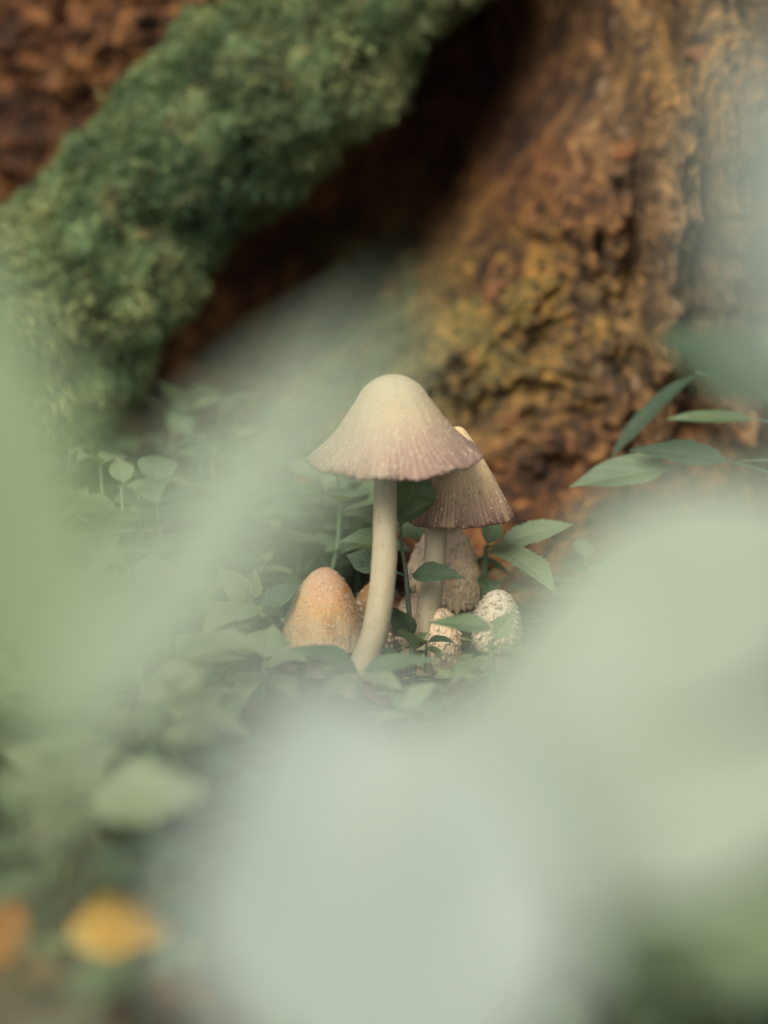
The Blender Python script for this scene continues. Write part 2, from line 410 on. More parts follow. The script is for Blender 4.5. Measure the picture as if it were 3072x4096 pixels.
def build_tree():
    tr = root_empty('tree', (TC[0], TC[1], 0), 'large old tree foot with rotten brown hollow and moss-covered root behind mushrooms', 'tree')
    th = np.concatenate([np.linspace(-math.pi, -.86, 50), np.arange(-.85, .55, .0026), np.linspace(.56, math.pi, 55)[:-1]])
    zz = np.concatenate([np.arange(-.03, .30, .00125), np.geomspace(.305, 2.4, 70)])
    Z, T = np.meshgrid(zz, th, indexing='ij'); z, t = Z.ravel(), T.ravel()
    R = trunk_radius(t, z)
    V = np.stack([R * np.sin(t), -R * np.cos(t), z], 1); x = TC[0] + .42 * np.sin(t)
    P = V * 20
    grey = np.clip(smooth(.055, .14, x + .02 * fbm(P, 2)) * smooth(.02, .13, z) + .25 * smooth(.5, 1, z), 0, 1)
    lich = 1.3 * np.exp(-((x - .052) / .035) ** 2 - ((z - .105) / .03) ** 2) + .7 * np.exp(-((x - .125) / .03) ** 2 - ((z - .2) / .05) ** 2) + .35 * np.exp(-((x + .10) / .05) ** 2 - ((z - .18) / .06) ** 2)
    mossy = .8 * np.exp(-((x + .02) / .055) ** 2 - ((z - .078) / .035) ** 2) + .12 * np.exp(-((x - .11) / .1) ** 2 - ((z - .09) / .04) ** 2) + .5 * smooth(-.22, -.28, x)
    trunk = link('trunk', make_mesh('trunk', V, quads=grid_faces(len(zz), len(th), True), mat=M['bark'],
                 attrs={'grey': grey, 'lichen': np.clip(lich, 0, 1), 'mossy': np.clip(mossy, 0, 1)}), tr)
    # loose chips of rotten wood and bark on the trunk
    chips = []
    for k in range(6):
        rr = np.random.default_rng(40 + k); n = 7
        a = np.linspace(0, 2 * math.pi, n, endpoint=False) + rr.uniform(-.25, .25, n)
        rad = rr.uniform(.6, 1.1, n) * .5; el = 1.0 + 1.2 * rr.random()
        o1 = np.stack([rad * np.cos(a), rad * np.sin(a) * el, rr.uniform(-.02, .06, n)], 1)
        o2 = o1 * np.array([.75, .75, 1]) + np.array([0, 0, .22]) + rr.normal(0, .04, (n, 3))
        top = np.array([[0, 0, .32]]); Vc = np.concatenate([o1, o2, top])
        q = [[i, (i + 1) % n, n + (i + 1) % n, n + i] for i in range(n)]; ts = [[n + i, n + (i + 1) % n, 2 * n] for i in range(n)]
        chips.append((Vc, q, ts))
    cm = {(k, m_): make_mesh('wood_chip', c[0], quads=c[1], tris=c[2], mat=M[m_], smoothf=False) for k, c in enumerate(chips) for m_ in ('wood_chip', 'wood_chip_tan')}
    r = random.Random(5); made = 0
    while made < 230:
        xx = r.uniform(-.20, .19); z0 = r.uniform(.01, .25)
        if xx < -.02 and z0 < .13: continue
        t0 = math.asin((xx - TC[0]) / .42); e = .004
        pts = []
        for dt, dz in ((0, 0), (e, 0), (0, e)):
            tt = np.array([t0 + dt]); zz0 = np.array([z0 + dz]); RR = trunk_radius(tt, zz0)[0]
            pts.append(Vector((RR * math.sin(t0 + dt), -RR * math.cos(t0 + dt), z0 + dz)))
        nrm = (pts[1] - pts[0]).cross(pts[2] - pts[0]).normalized()
        rot = nrm.to_track_quat('Z', 'Y').to_matrix().to_4x4()
        sc = .0026 + .0075 * r.random() ** 2
        o = link('wood_chip', cm[(r.randrange(6), 'wood_chip_tan' if xx > .08 and r.random() < .6 else 'wood_chip')], trunk)
        o.matrix_local = Matrix.Translation(pts[0] - nrm * sc * .12) @ rot @ Matrix.Rotation(r.uniform(0, 6.3), 4, 'Z') @ Matrix.Rotation(r.uniform(-.4, .4), 4, 'X') @ Matrix.Scale(sc, 4)
        made += 1
    # mossy root sweeping down to the left
    path = [W(2250, -1500, 1.13), W(1720, -480, 1.07), W(1220, 170, 1.035), W(830, 560, 1.03), W(470, 930, 1.03), W(130, 1400, 1.02), W(-150, 1950, 1.01), W(-420, 2500, 1.0)]
    rad = [.052, .046, .040, .038, .037, .040, .043, .04]
    Vr, Fr, Nr, uvr = tube_arrays(path, rad, 200, 300)
    disp = .009 * fbm(Vr * 26, 3) + .003 * fbm(Vr * 110, 3) + .002 * ridged(Vr * 60, 2)
    Vr = Vr + Nr * disp[:, None]; org = np.array([TC[0], TC[1], 0])
    root = link('root', make_mesh('root', Vr - org, quads=Fr, mat=M['bark'], attrs={'grey': np.zeros(len(Vr)), 'lichen': .4 * np.ones(len(Vr)), 'mossy': np.ones(len(Vr))}), tr)
    root['label'] = 'thick root covered in green moss'
    # moss: short strands growing out of the root and out of the ledge
    cand = np.where(Nr[:, 1] < .45)[0]
    idx = rng.choice(cand, 60000); base = Vr[idx] + rng.normal(0, .0012, (len(idx), 3)); nn = Nr[idx]
    ok = fbm(base * 48 + 11, 3) + rng.normal(0, .12, len(base)) > -.34; base, nn = base[ok], nn[ok]
    led_t = rng.uniform(-.34, -.10, 4000); led_z = rng.normal(.078, .022, 4000); RR = trunk_radius(led_t, led_z)
    b2 = np.stack([TC[0] + RR * np.sin(led_t), TC[1] - RR * np.cos(led_t), led_z], 1); n2 = np.stack([np.sin(led_t), -np.cos(led_t), 0 * led_t], 1)
    keep = fbm(b2 * 40, 2) > -.05
    base = np.concatenate([base, b2[keep]]); nn = np.concatenate([nn, n2[keep]])
    big = fbm(base * 34, 3) + .5 * fbm(base * 110, 2)
    tone = np.clip(.45 + .62 * fbm(base * 22, 2) + .34 * big + rng.normal(0, .06, len(base)), 0, 1)
    L = rng.uniform(.0022, .0052, len(base)) * (1 + .5 * np.clip(big, 0, 1)); wd = rng.uniform(.0005, .0011, len(base))
    dirn = .7 * nn + rng.normal(0, .45, nn.shape) + np.array([-.35, -.1, -.45]); dirn /= np.linalg.norm(dirn, axis=1)[:, None]
    side = np.cross(dirn, rng.normal(size=nn.shape)); side /= np.linalg.norm(side, axis=1)[:, None]
    p0 = base - side * wd[:, None]; p1 = base + side * wd[:, None]; p2 = base + dirn * L[:, None]
    Vm = np.stack([p0, p1, p2], 1).reshape(-1, 3) - org; Fm = np.arange(len(Vm)).reshape(-1, 3)
    mo = link('moss', make_mesh('moss', Vm, tris=Fm, mat=M['moss'], attrs={'tone': np.repeat(tone, 3)}), root); mo['kind'] = 'stuff'
    return tr
build_tree()

# ================================================================== MUSHROOMS
flakes = {}
for k in range(5):
    rr = np.random.default_rng(70 + k); V = []; n = 4
    for i in range(n + 1):
        t = i / n; wv = .46 * math.sin(math.pi * (.25 + .50 * t)) * rr.uniform(.8, 1.15)
        zt = .10 + .55 * t ** 1.8
        for c in (-1, 0, 1): V.append((wv * c + rr.normal(0, .03), t * rr.uniform(.92, 1.05), zt + .10 * (1 - c * c) + rr.normal(0, .025)))
    V = np.array(V); Vb = V - np.array([0, 0, .06]); nv = len(V)
    F = grid_faces(n + 1, 3); Fb = F[:, ::-1] + nv
    rim = [0, 1, 2, 5, 8, 11, 14, 13, 12, 9, 6, 3]
    Fs = np.array([[rim[(i + 1) % 12], rim[i], rim[i] + nv, rim[(i + 1) % 12] + nv] for i in range(12)])
    for mname in ('flake_cream', 'flake_tan'):
        flakes[(k, mname)] = make_mesh('scale', np.concatenate([V, Vb]), quads=np.concatenate([F, Fb, Fs]), mat=M[mname])

def mushroom(label, rim_c, R, profile, lean, stem_pts, stem_r, cap_mat, scales, flake_mat, seed, ribs=0, rim_wave=.03, shag=.0, ragged=0.0, skirt=0.0):
    """profile: (r, z) in units of R from the apex to the rim; lean: direction of the cap axis"""
    base = Vector(stem_pts[-1]); base.z = 0
    root = root_empty('mushroom', base, label, 'mushroom', 'cluster of scaly mushrooms at the tree foot')
    ax = Vector(lean).normalized(); q = Vector((0, 0, 1)).rotation_difference(ax)
    capM = Matrix.Translation(Vector(rim_c) - base) @ q.to_matrix().to_4x4()
    rs = np.random.default_rng(seed)
    pr = np.array(profile, float); tpar = np.concatenate([[0], np.cumsum(np.hypot(*np.diff(pr, axis=0).T))]); tpar /= tpar[-1]
    n, seg = 64, 288
    # smooth the profile with a spline through the points
    sp = np.array(spline([(a, b, 0) for a, b in pr], 400)); sl = np.concatenate([[0], np.cumsum(np.hypot(np.diff(sp[:, 0]), np.diff(sp[:, 1])))]); sl /= sl[-1]
    tt = np.linspace(0, 1, n); pr_r = np.interp(tt, sl, np.maximum(sp[:, 0], 0)); pr_z = np.interp(tt, sl, sp[:, 1])
    a = np.linspace(0, 2 * math.pi, seg, endpoint=False)
    A, T = np.meshgrid(a, tt); rr = np.interp(T, tt, pr_r); zz = np.interp(T, tt, pr_z)
    pn = np.stack([np.cos(A).ravel(), np.sin(A).ravel(), T.ravel()], 1)
    lump = fbm(pn * 1.7 + seed, 3).reshape(A.shape)
    rr = rr * (1 + .035 * lump)
    edge = smooth(.45, 1, T)
    if ribs:
        jit = .9 * fbm(np.stack([np.cos(a) * 3, np.sin(a) * 3, a * 0 + seed], 1), 2)
        rib = np.cos(ribs * a + jit * 2)[None, :] + .5 * np.cos(ribs * 2.17 * a + 3 * jit)[None, :]
        rr = rr * (1 + .019 * rib * edge)
    rimw = fbm(np.stack([np.cos(a) * 2.2, np.sin(a) * 2.2, a * 0 + seed * 3], 1), 2) + (.5 * pnoise(np.stack([np.cos(a) * 14, np.sin(a) * 14, a * 0 + seed], 1)))
    zz = zz + rim_wave * rimw[None, :] * smooth(.75, 1, T)
    if ragged:
        rg = np.abs(pnoise(np.stack([np.cos(a) * 5, np.sin(a) * 5, a * 0 + seed * 5], 1)))
        zz = zz - ragged * rg[None, :] * smooth(.86, 1, T); rr = rr * (1 + .5 * ragged * rg[None, :] * smooth(.86, 1, T))
    V = np.stack([rr * np.cos(A), rr * np.sin(A), zz], -1) * R
    if shag:
        Pq = V.reshape(-1, 3)
        nz = ridged(Pq * np.array([1, 1, .8]) * 480 + seed, 2).reshape(A.shape) + .5 * fbm(Pq * 900, 2).reshape(A.shape)
        V = V * (1 + (shag * nz * smooth(.0, .1, T))[..., None] * np.array([1, 1, .2]))
    # under edge and inside
    ins = []
    for k, (f, dz) in enumerate(((.985, -.025), (.95, .0), (.86, .07))):
        ins.append(np.stack([V[-1, :, 0] * f, V[-1, :, 1] * f, V[-1, :, 2] + dz * R], -1))
    Vall = np.concatenate([V, np.array(ins)], 0); nr = len(Vall)
    tv = np.concatenate([tt, [1, 1, 1]]); uv = np.stack(np.meshgrid(a / (2 * math.pi), tv), -1).reshape(-1, 2)
    cap = link('cap', make_mesh('cap', Vall.reshape(-1, 3), quads=grid_faces(nr, seg, True), mat=M[cap_mat], uv=uv), root); cap.matrix_local = capM
    # gills: pleated cone inside the cap
    gs = 180; ga = np.linspace(0, 2 * math.pi, gs, endpoint=False); G = []
    for k, tq in enumerate((.96, .84, .70, .55)):
        rq = np.interp(tq, tt, pr_r) * .86 - .03; zq = np.interp(tq, tt, pr_z) - .05; w_ = (np.arange(gs) % 2) * .05
        G.append(np.stack([rq * np.cos(ga) * (1 - w_), rq * np.sin(ga) * (1 - w_), np.full(gs, zq)], -1) * R)
    gl = link('gills', make_mesh('gills', np.array(G).reshape(-1, 3), quads=grid_faces(4, gs, True)[:, ::-1], mat=M['gill'], smoothf=False), cap)
    # stem
    V2, F2, N2, uv2 = tube_arrays(stem_pts, stem_r, 40, 70)
    V2 = V2 + N2 * (.0004 * fbm(V2 * np.array([120, 120, 40]) + seed, 3) + .00015 * fbm(V2 * 600, 2))[:, None]
    link('stem', make_mesh('stem', V2 - np.array(base), quads=F2, mat=M['stem'], uv=uv2), root)
    # scales: curled flakes on the cap, tips down and outwards
    cnt, smin, smax, t0, t1, frontal = scales
    inv = capM.to_3x3().inverted(); view = inv @ Vector((0, -1, .1))
    made = 0; tries = 0
    while made < cnt and tries < cnt * 30:
        tries += 1
        i = int((t0 + (t1 - t0) * rs.random() ** .8) * (n - 1)); j = rs.integers(seg)
        if rs.random() > .15 + rr[i, j]: continue
        p = Vector(V[i, j]); outw = Vector((math.cos(a[j]), math.sin(a[j]), 0))
        if outw.dot(view) < -.25: continue
        d = Vector(V[min(i + 1, n - 1), j]) - Vector(V[max(i - 1, 0), j]); d.normalize()
        nrm = Vector(V[i, (j + 1) % seg] - V[i, j - 1]).cross(d); nrm.normalize()
        if nrm.dot(outw) < 0 and nrm.z < 0: nrm = -nrm
        if nrm.dot(outw + Vector((0, 0, .5))) < 0: nrm = -nrm
        xx = d.cross(nrm).normalized(); s = rs.uniform(smin, smax)
        Mr = Matrix(((xx.x, d.x, nrm.x, 0), (xx.y, d.y, nrm.y, 0), (xx.z, d.z, nrm.z, 0), (0, 0, 0, 1)))
        o = link('scale', flakes[(int(rs.integers(5)), flake_mat)], cap)
        o.matrix_local = Matrix.Translation(p - nrm * s * .08) @ Mr @ Matrix.Rotation(rs.uniform(-.5, .5), 4, 'Z') @ Matrix.Rotation(rs.uniform(-.25, .2), 4, 'X') @ Matrix.Diagonal((s * rs.uniform(.7, 1.2), s * rs.uniform(.8, 1.3), s * (rs.uniform(.5, .9) if smin >= .0007 else rs.uniform(.3, .6)), 1))
        made += 1
    return root

PX = .83 / FPX
BELL = [(0, .945), (.10, .940), (.22, .89), (.336, .79), (.475, .585), (.59, .42), (.70, .277), (.86, .115), (1.0, .0)]
CONE = [(0, 1.66), (.10, 1.64), (.20, 1.53), (.35, 1.30), (.553, .92), (.70, .63), (.817, .39), (.93, .16), (1.0, .0)]
EGG = [(0, 2.62), (.16, 2.57), (.36, 2.38), (.58, 2.05), (.78, 1.62), (.93, 1.15), (1.0, .72), (.985, .32), (.93, .0)]
OVAL = [(0, 1.86), (.14, 1.83), (.34, 1.69), (.56, 1.40), (.74, 1.05), (.88, .65), (.97, .28), (1.0, .0)]
ROUND = [(0, 2.0), (.22, 1.96), (.48, 1.80), (.74, 1.48), (.93, 1.05), (1.0, .62), (.97, .25), (.88, .0)]
# tall bell in front
mushroom('tallest mushroom, wide pale bell cap with mauve-brown fluted rim on long cream stem', W(1583, 1824, .815), 348 * .815 / FPX, BELL, (-.045, -.06, 1),
         [W(1562, 1700, .822), W(1546, 1860, .818), W(1540, 2080, .815), W(1530, 2330, .813), W(1497, 2530, .812), W(1440, 2690, .812), W(1405, 2790, .812)],
         [.0034, .0038, .0041, .00425, .0043, .0046, .0050], 'cap_bell', (150, .0004, .0009, .15, .9, 1), 'flake_cream', 1, ribs=72, rim_wave=.05)
# cone cap behind it
mushroom('mushroom with dark-rimmed flaky conical cap tucked behind the wide bell cap', W(1833, 2066, .845), 219 * .845 / FPX, CONE, (-.02, .02, 1),
         [W(1780, 1960, .847), W(1747, 2100, .845), W(1735, 2280, .842), W(1712, 2440, .840), W(1692, 2580, .838), W(1685, 2700, .838)],
         [.0034, .0038, .0040, .0041, .0042, .0046], 'cap_cone', (210, .0004, .0013, .08, .85, 1), 'flake_cream', 2, ribs=80, rim_wave=.03)
mushroom('tall egg-shaped shaggy cream cap with brown hole and ragged lower edge', W(1780, 2405, .872), 149 * .872 / FPX, [(q, z * .86) for q, z in EGG], (-.01, .03, 1),
         [W(1790, 2300, .872), W(1795, 2420, .872), W(1800, 2500, .872), W(1800, 2580, .872)], [.006, .0062, .0065, .007], 'cap_shaggy',
         (240, .0008, .0020, .04, .95, 1), 'flake_cream', 3, shag=.022, ragged=.30)
mushroom('ochre-stained domed cap with rosy speckled top, left of the tallest stem', W(1294, 2572, .838), 168 * .838 / FPX, OVAL, (.03, -.02, 1),
         [W(1300, 2480, .84), W(1300, 2600, .84), W(1300, 2710, .84)], [.006, .0065, .007], 'cap_ochre', (280, .0004, .0011, .02, .75, 1), 'flake_tan', 4, shag=.008)
mushroom('dark brown scaly young cap half hidden behind the tallest stem', W(1525, 2590, .865), 112 * .865 / FPX, [(r, z * 1.22) for r, z in ROUND], (-.06, 0, 1),
         [W(1525, 2500, .865), W(1525, 2560, .865), W(1525, 2630, .865)], [.005, .005, .006], 'cap_brown', (170, .0007, .0016, .05, .95, 1), 'flake_tan', 5, shag=.04)
mushroom('small pinkish scaly cap peeping between the two long stems', W(1665, 2560, .862), 100 * .862 / FPX, [(r, z * .95) for r, z in ROUND], (0, 0, 1),
         [W(1665, 2500, .862), W(1665, 2560, .862), W(1665, 2620, .862)], [.005, .005, .006], 'cap_pink', (170, .0009, .0019, .04, .95, 1), 'flake_tan', 6, shag=.035)
mushroom('narrow scaly young cap low against the right side of the shorter stem', W(1757, 2665, .842), 80 * .842 / FPX, [(r, z * 1.5) for r, z in ROUND], (.06, 0, 1),
         [W(1757, 2580, .842), W(1757, 2650, .842), W(1757, 2710, .842)], [.004, .004, .005], 'cap_shaggy', (170, .0008, .0017, .04, .95, 1), 'flake_cream', 7, shag=.03)
mushroom('pale whitish scaly button cap below the serrated leaf', W(1984, 2590, .842), 97 * .842 / FPX, [(r, z * 1.22) for r, z in ROUND], (.04, 0, 1),
         [W(1984, 2540, .842), W(1984, 2620, .842), W(1984, 2700, .842)], [.005, .005, .006], 'cap_white', (210, .0008, .0018, .03, .95, 1), 'flake_cream', 8, shag=.03)

egg = [o for o in COL.objects if o.name.startswith('mushroom') and 'egg-shaped' in o.get('label', '')][0]
def scar(px, py, rx, rz, seed):
    capo = [c for c in egg.children if c.name.startswith('cap')][0]; Mw = Matrix.Translation(egg.location) @ capo.matrix_local; inv = Mw.inverted()
    co = np.array([v.co for v in capo.data.vertices]); wc = np.array([project(Mw @ Vector(c)) for c in co[:64 * 288]])
    dd = (wc[:, 0] - px) ** 2 + (wc[:, 1] - py) ** 2 + (wc[:, 2] > egg_d) * 1e9; c0 = Vector(co[int(dd.argmin())])
    nrm = Vector((c0.x, c0.y, 0)).normalized(); tx = Vector((-nrm.y, nrm.x, 0)); rr = np.random.default_rng(seed); n = 14; V = [tuple(c0 + nrm * .0006)]
    for k, (f, h) in enumerate(((.55, .0007), (1.0, -.0004))):
        for i in range(n):
            a = i / n * 6.283; q = f * rr.uniform(.8, 1.2); u = tx * (math.cos(a) * rx * q) + Vector((0, 0, math.sin(a) * rz * q))
            V.append(tuple(c0 + u + nrm * (h - (u.dot(tx) ** 2) / .03)))
    T = [[0, 1 + i, 1 + (i + 1) % n] for i in range(n)]; Q = [[1 + i, 1 + n + i, 1 + n + (i + 1) % n, 1 + (i + 1) % n] for i in range(n)]
    o = link('bruise', make_mesh('bruise', V, quads=Q, tris=T, mat=M['scar']), capo); o['label'] = 'dark brown bruised hole'
egg_d = project(egg.location)[2] - .004
M['scar'] = plain('brown_bruise', (.030, .014, .008), (.10, .045, .02), 900, .8, .6, .0006)
scar(1797, 2195, .0012, .0026, 1); scar(1668, 2330, .0010, .0012, 2)

# ================================================================== PLANTS drawn from the photograph
UPN = Vector((0, -.25, 1))
def plant(name, label, stem_px, radii, leaves, stem_mat='stalk', group=None, cat='plant'):
    """stem_px: list of (px, py, depth) from the top down; last point is carried to the soil"""
    pts = [W(*p) for p in stem_px]; g = pts[-1].copy(); g.z = -.004
    if pts[-1].z > .004: pts.append(g)
    root = root_empty(name, Vector((g.x, g.y, 0)), label, cat, group); org = Vector((g.x, g.y, 0))
    tube_obj('stem', pts, radii, M[stem_mat], root, org, 8, 24)
    for k, lf in enumerate(leaves):
        b, t, wpx, nrm, mat = lf[:5]; kw = dict(lf[5]) if len(lf) > 5 else {}
        kw.setdefault('seed', k + len(label)); B, T = W(*b), W(*t); wd = wpx * (b[2] + t[2]) / 2 / FPX
        leaf_between(root, org, B, T, wd, Vector(nrm), M[mat], **kw)
    return root
# the dark-leaved sprig between the two stems
plant('leafy_sprig', 'dark green sprig with paired downy leaves between the two long mushroom stems',
      [(1602, 2090, .832), (1606, 2180, .832), (1624, 2290, .832), (1632, 2400, .832), (1645, 2540, .832), (1650, 2640, .832)], [.0005, .0006, .0008, .0009, .001, .0011],
      [((1624, 2302, .832), (1866, 2318, .815), 102, (.15, -.75, .65), 'leaf_dark', dict(arch=.5, fold=.3, petiole=.16)),
       ((1622, 2304, .834), (1382, 2222, .84), 108, (-.1, -.75, .65), 'leaf_dark', dict(arch=.3, fold=.2, peak=.55)),
       ((1600, 2100, .829), (1690, 1835, .822), 190, (.2, -1, .2), 'leaf_mid', dict(arch=.1, fold=.25, petiole=.03, peak=.45)),
       ((1590, 2058, .826), (1728, 2010, .812), 66, (0, -.8, .6), 'leaf_mid', dict(arch=.25, fold=.25)),
       ((1600, 2050, .832), (1370, 2058, .822), 62, (0, -.75, .65), 'leaf_mid', dict(arch=.3, fold=.25)),
       ((1604, 2140, .832), (1344, 2172, .822), 80, (0, -.75, .65), 'leaf_mid', dict(arch=.35, fold=.25)),
       ((1650, 2560, .83), (1570, 2425, .826), 105, (-.3, -.8, .4), 'leaf_dark', dict(arch=.25)),
       ((1652, 2600, .82), (1630, 2530, .80), 120, (0, -.7, .7), 'leaf_mid', dict(arch=.3, petiole=.02, peak=.5)),
       ((1652, 2600, .82), (1712, 2530, .81), 70, (.3, -.7, .7), 'leaf_mid', dict(arch=.3, petiole=.02))], 'stalk_dark')
plant('leafy_sprig', 'tiny curled-leaf sprig at the foot of the shorter stem',
      [(1705, 2560, .825), (1705, 2600, .825), (1700, 2690, .825)], [.0004, .0005, .0006],
      [((1704, 2572, .825), (1830, 2580, .82), 50, (0, -.4, 1), 'leaf_dark', dict(arch=.9, fold=.4)),
       ((1704, 2590, .825), (1770, 2640, .815), 50, (.2, -.5, 1), 'leaf_mid', dict(arch=.6)),
       ((1702, 2600, .825), (1640, 2660, .815), 46, (-.2, -.5, 1), 'leaf_mid', dict(arch=.6))], 'stalk_dark')
# veined plant left of the ochre cap
plant('leafy_plant', 'plant with broad pale quilted leaves standing left of the ochre cap',
      [(1000, 2378, .822), (1006, 2420, .822), (1020, 2530, .824), (1030, 2800, .826)], [.0008, .0010, .0012, .0014],
      [((1040, 2425, .822), (812, 2550, .79), 180, (-.25, -.75, .65), 'leaf_pale', dict(arch=.55, fold=.2, wave=.03, petiole=.04, peak=.45)),
       ((1000, 2400, .822), (872, 2262, .815), 110, (-.3, -.75, .5), 'leaf_pale', dict(arch=.2, fold=.5, petiole=.03)),
       ((1002, 2400, .822), (1018, 2275, .82), 80, (.5, -.5, .5), 'leaf_pale', dict(arch=.2, fold=.5, petiole=.03)),
       ((1048, 2430, .824), (1205, 2335, .83), 100, (.1, -.6, .8), 'leaf_dark', dict(arch=.3, fold=.25, petiole=.05)),
       ((1012, 2440, .826), (1150, 2470, .84), 90, (.1, -.5, .8), 'leaf_mid', dict(arch=.4))], 'stalk_dark')
plant('leafy_plant', 'slender seedling with stacked thin leaf pairs on a bare stalk at left',
      [(735, 2690, .76), (736, 2760, .76), (742, 2860, .76), (748, 2960, .76)], [.0007, .0008, .0009, .001],
      [((735, 2722, .76), (732, 2610, .76), 130, (0, -.85, .5), 'leaf_pale', dict(arch=.2, petiole=.3, fold=.15, tipk=2)),
       ((745, 2640, .77), (985, 2640, .79), 90, (0, -.45, 1), 'leaf_pale', dict(arch=.2)),
       ((737, 2770, .76), (600, 2752, .75), 30, (0, -.1, 1), 'leaf_pale', dict(arch=.15)),
       ((737, 2770, .76), (858, 2752, .75), 30, (0, -.1, 1), 'leaf_pale', dict(arch=.15)),
       ((736, 2778, .76), (560, 2830, .72), 64, (0, -.4, 1), 'leaf_pale', dict(arch=.5)),
       ((745, 2800, .77), (965, 2775, .74), 110, (0, -.5, 1), 'leaf_pale', dict(arch=.2, petiole=.02))], 'stalk_pale')
# serrated leaves right of the shaggy egg
plant('nettle_like_plant', 'plant with broad saw-edged pale leaves right of the shaggy egg cap',
      [(1945, 2180, .865), (1940, 2260, .865), (1930, 2500, .865), (1930, 2620, .865)], [.0008, .0010, .0012, .0014],
      [((1945, 2185, .866), (2225, 2370, .825), 185, (.3, -.6, .75), 'leaf_pale', dict(arch=.4, serr=.07, teeth=12, petiole=.12)),
       ((1944, 2195, .866), (2296, 2098, .87), 118, (0, -.6, .75), 'leaf_pale', dict(arch=.3, serr=.07, teeth=12, petiole=.2)),
       ((1945, 2190, .87), (1985, 2080, .90), 90, (.1, -.8, .5), 'leaf_mid', dict(arch=.2, serr=.05)),
       ((1935, 2300, .86), (1975, 2420, .84), 90, (.2, -.7, .5), 'leaf_mid', dict(arch=.3, serr=.05))])
# low leaves in front of the mushrooms
plant('low_plant', 'low plant with broad arched leaf lying across the foot of the tallest stem',
      [(1440, 2700, .775), (1435, 2760, .775), (1430, 2860, .775)], [.0009, .001, .0012],
      [((1448, 2680, .775), (1775, 2650, .765), 105, (0, -.5, 1), 'leaf_mid', dict(arch=.45, fold=.2, petiole=.03)),
       ((1440, 2690, .775), (1165, 2590, .765), 120, (0, -.6, 1), 'leaf_mid', dict(arch=.6, fold=.2, petiole=.03)),
       ((1440, 2700, .77), (1620, 2760, .745), 100, (.1, -.6, 1), 'leaf_pale', dict(arch=.4)),
       ((1436, 2710, .77), (1290, 2790, .745), 110, (-.1, -.6, 1), 'leaf_pale', dict(arch=.4))])
plant('low_plant', 'low plant with pointed leaf reaching over the whitish button cap',
      [(1960, 2560, .79), (1962, 2640, .79), (1970, 2830, .79)], [.0009, .001, .0012],
      [((1990, 2520, .79), (1715, 2490, .795), 100, (0, -.6, 1), 'leaf_mid', dict(arch=.35, serr=.04)),
       ((1965, 2560, .79), (2060, 2440, .79), 80, (.3, -.7, .8), 'leaf_pale', dict(arch=.3)),
       ((1960, 2600, .785), (2120, 2640, .75), 120, (.2, -.6, 1), 'leaf_pale', dict(arch=.4)),
       ((1962, 2640, .785), (1800, 2740, .745), 110, (-.2, -.6, 1), 'leaf_pale', dict(arch=.4))])
plant('low_plant', 'low plant with small upright pale leaf below the scaly young caps',
      [(1640, 2830, .75), (1645, 2880, .75), (1650, 2960, .75)], [.0008, .001, .001],
      [((1595, 2830, .75), (1745, 2725, .745), 85, (.1, -.75, .7), 'leaf_pale', dict(arch=.2)),
       ((1640, 2840, .75), (1560, 2760, .75), 60, (-.2, -.6, .7), 'leaf_mid', dict(arch=.2)),
       ((1640, 2850, .75), (1500, 2890, .73), 90, (-.2, -.6, 1), 'leaf_pale', dict(arch=.4))])
plant('low_plant', 'low plant with crumpled pale leaves in front of the ochre cap',
      [(1060, 2640, .79), (1055, 2700, .79), (1050, 2850, .79)], [.0009, .001, .0012],
      [((1060, 2640, .79), (1090, 2500, .80), 160, (0, -.8, .5), 'leaf_pale', dict(arch=.2, serr=.06, teeth=9, wave=.08)),
       ((1060, 2650, .79), (1240, 2640, .775), 130, (.1, -.6, 1), 'leaf_pale', dict(arch=.4, wave=.08)),
       ((1050, 2690, .785), (960, 2820, .74), 140, (-.2, -.7, .9), 'leaf_pale', dict(arch=.4, serr=.06)),
       ((1060, 2700, .785), (1180, 2820, .74), 130, (.2, -.7, .9), 'leaf_pale', dict(arch=.4))])
# right, against the bark
plant('broad_leaved_plant', 'plant with broad folded grey-green blade hanging before the bark',
      [(3150, 1560, .56), (3180, 1800, .56), (3200, 2400, .56), (3210, 3000, .56)], [.0009, .0012, .0014, .0016],
      [((3200, 1620, .56), (2610, 1330, .58), 330, (-.1, -.8, .6), 'leaf_dark', dict(arch=.35, fold=.45, petiole=.02)),
       ((3150, 1500, .56), (3080, 1200, .57), 200, (-.4, -.7, .5), 'leaf_mid', dict(arch=.3))])
plant('broad_leaved_plant', 'plant with narrow dark strap leaf arching down beside the brown bark',
      [(2790, 1485, .915), (2950, 1525, .91), (3130, 1640, .90), (3250, 2000, .88), (3250, 2500, .88)], [.0007, .0008, .0009, .0011, .0013],
      [((2800, 1490, .915), (2435, 1850, .905), 84, (-.6, -.6, .35), 'leaf_dark', dict(arch=.5, fold=.35, petiole=.02, peak=.5)),
       ((3165, 1700, .90), (2660, 1680, .90), 100, (-.1, -.4, 1), 'leaf_mid', dict(arch=.3, petiole=.3)),
       ((3210, 1850, .89), (2262, 1955, .885), 175, (0, -.6, 1), 'leaf_mid', dict(arch=.35, fold=.4, petiole=.58)),
       ((3240, 1950, .883), (2520, 1800, .88), 150, (-.1, -.65, 1), 'leaf_dark', dict(arch=.4, petiole=.5))])

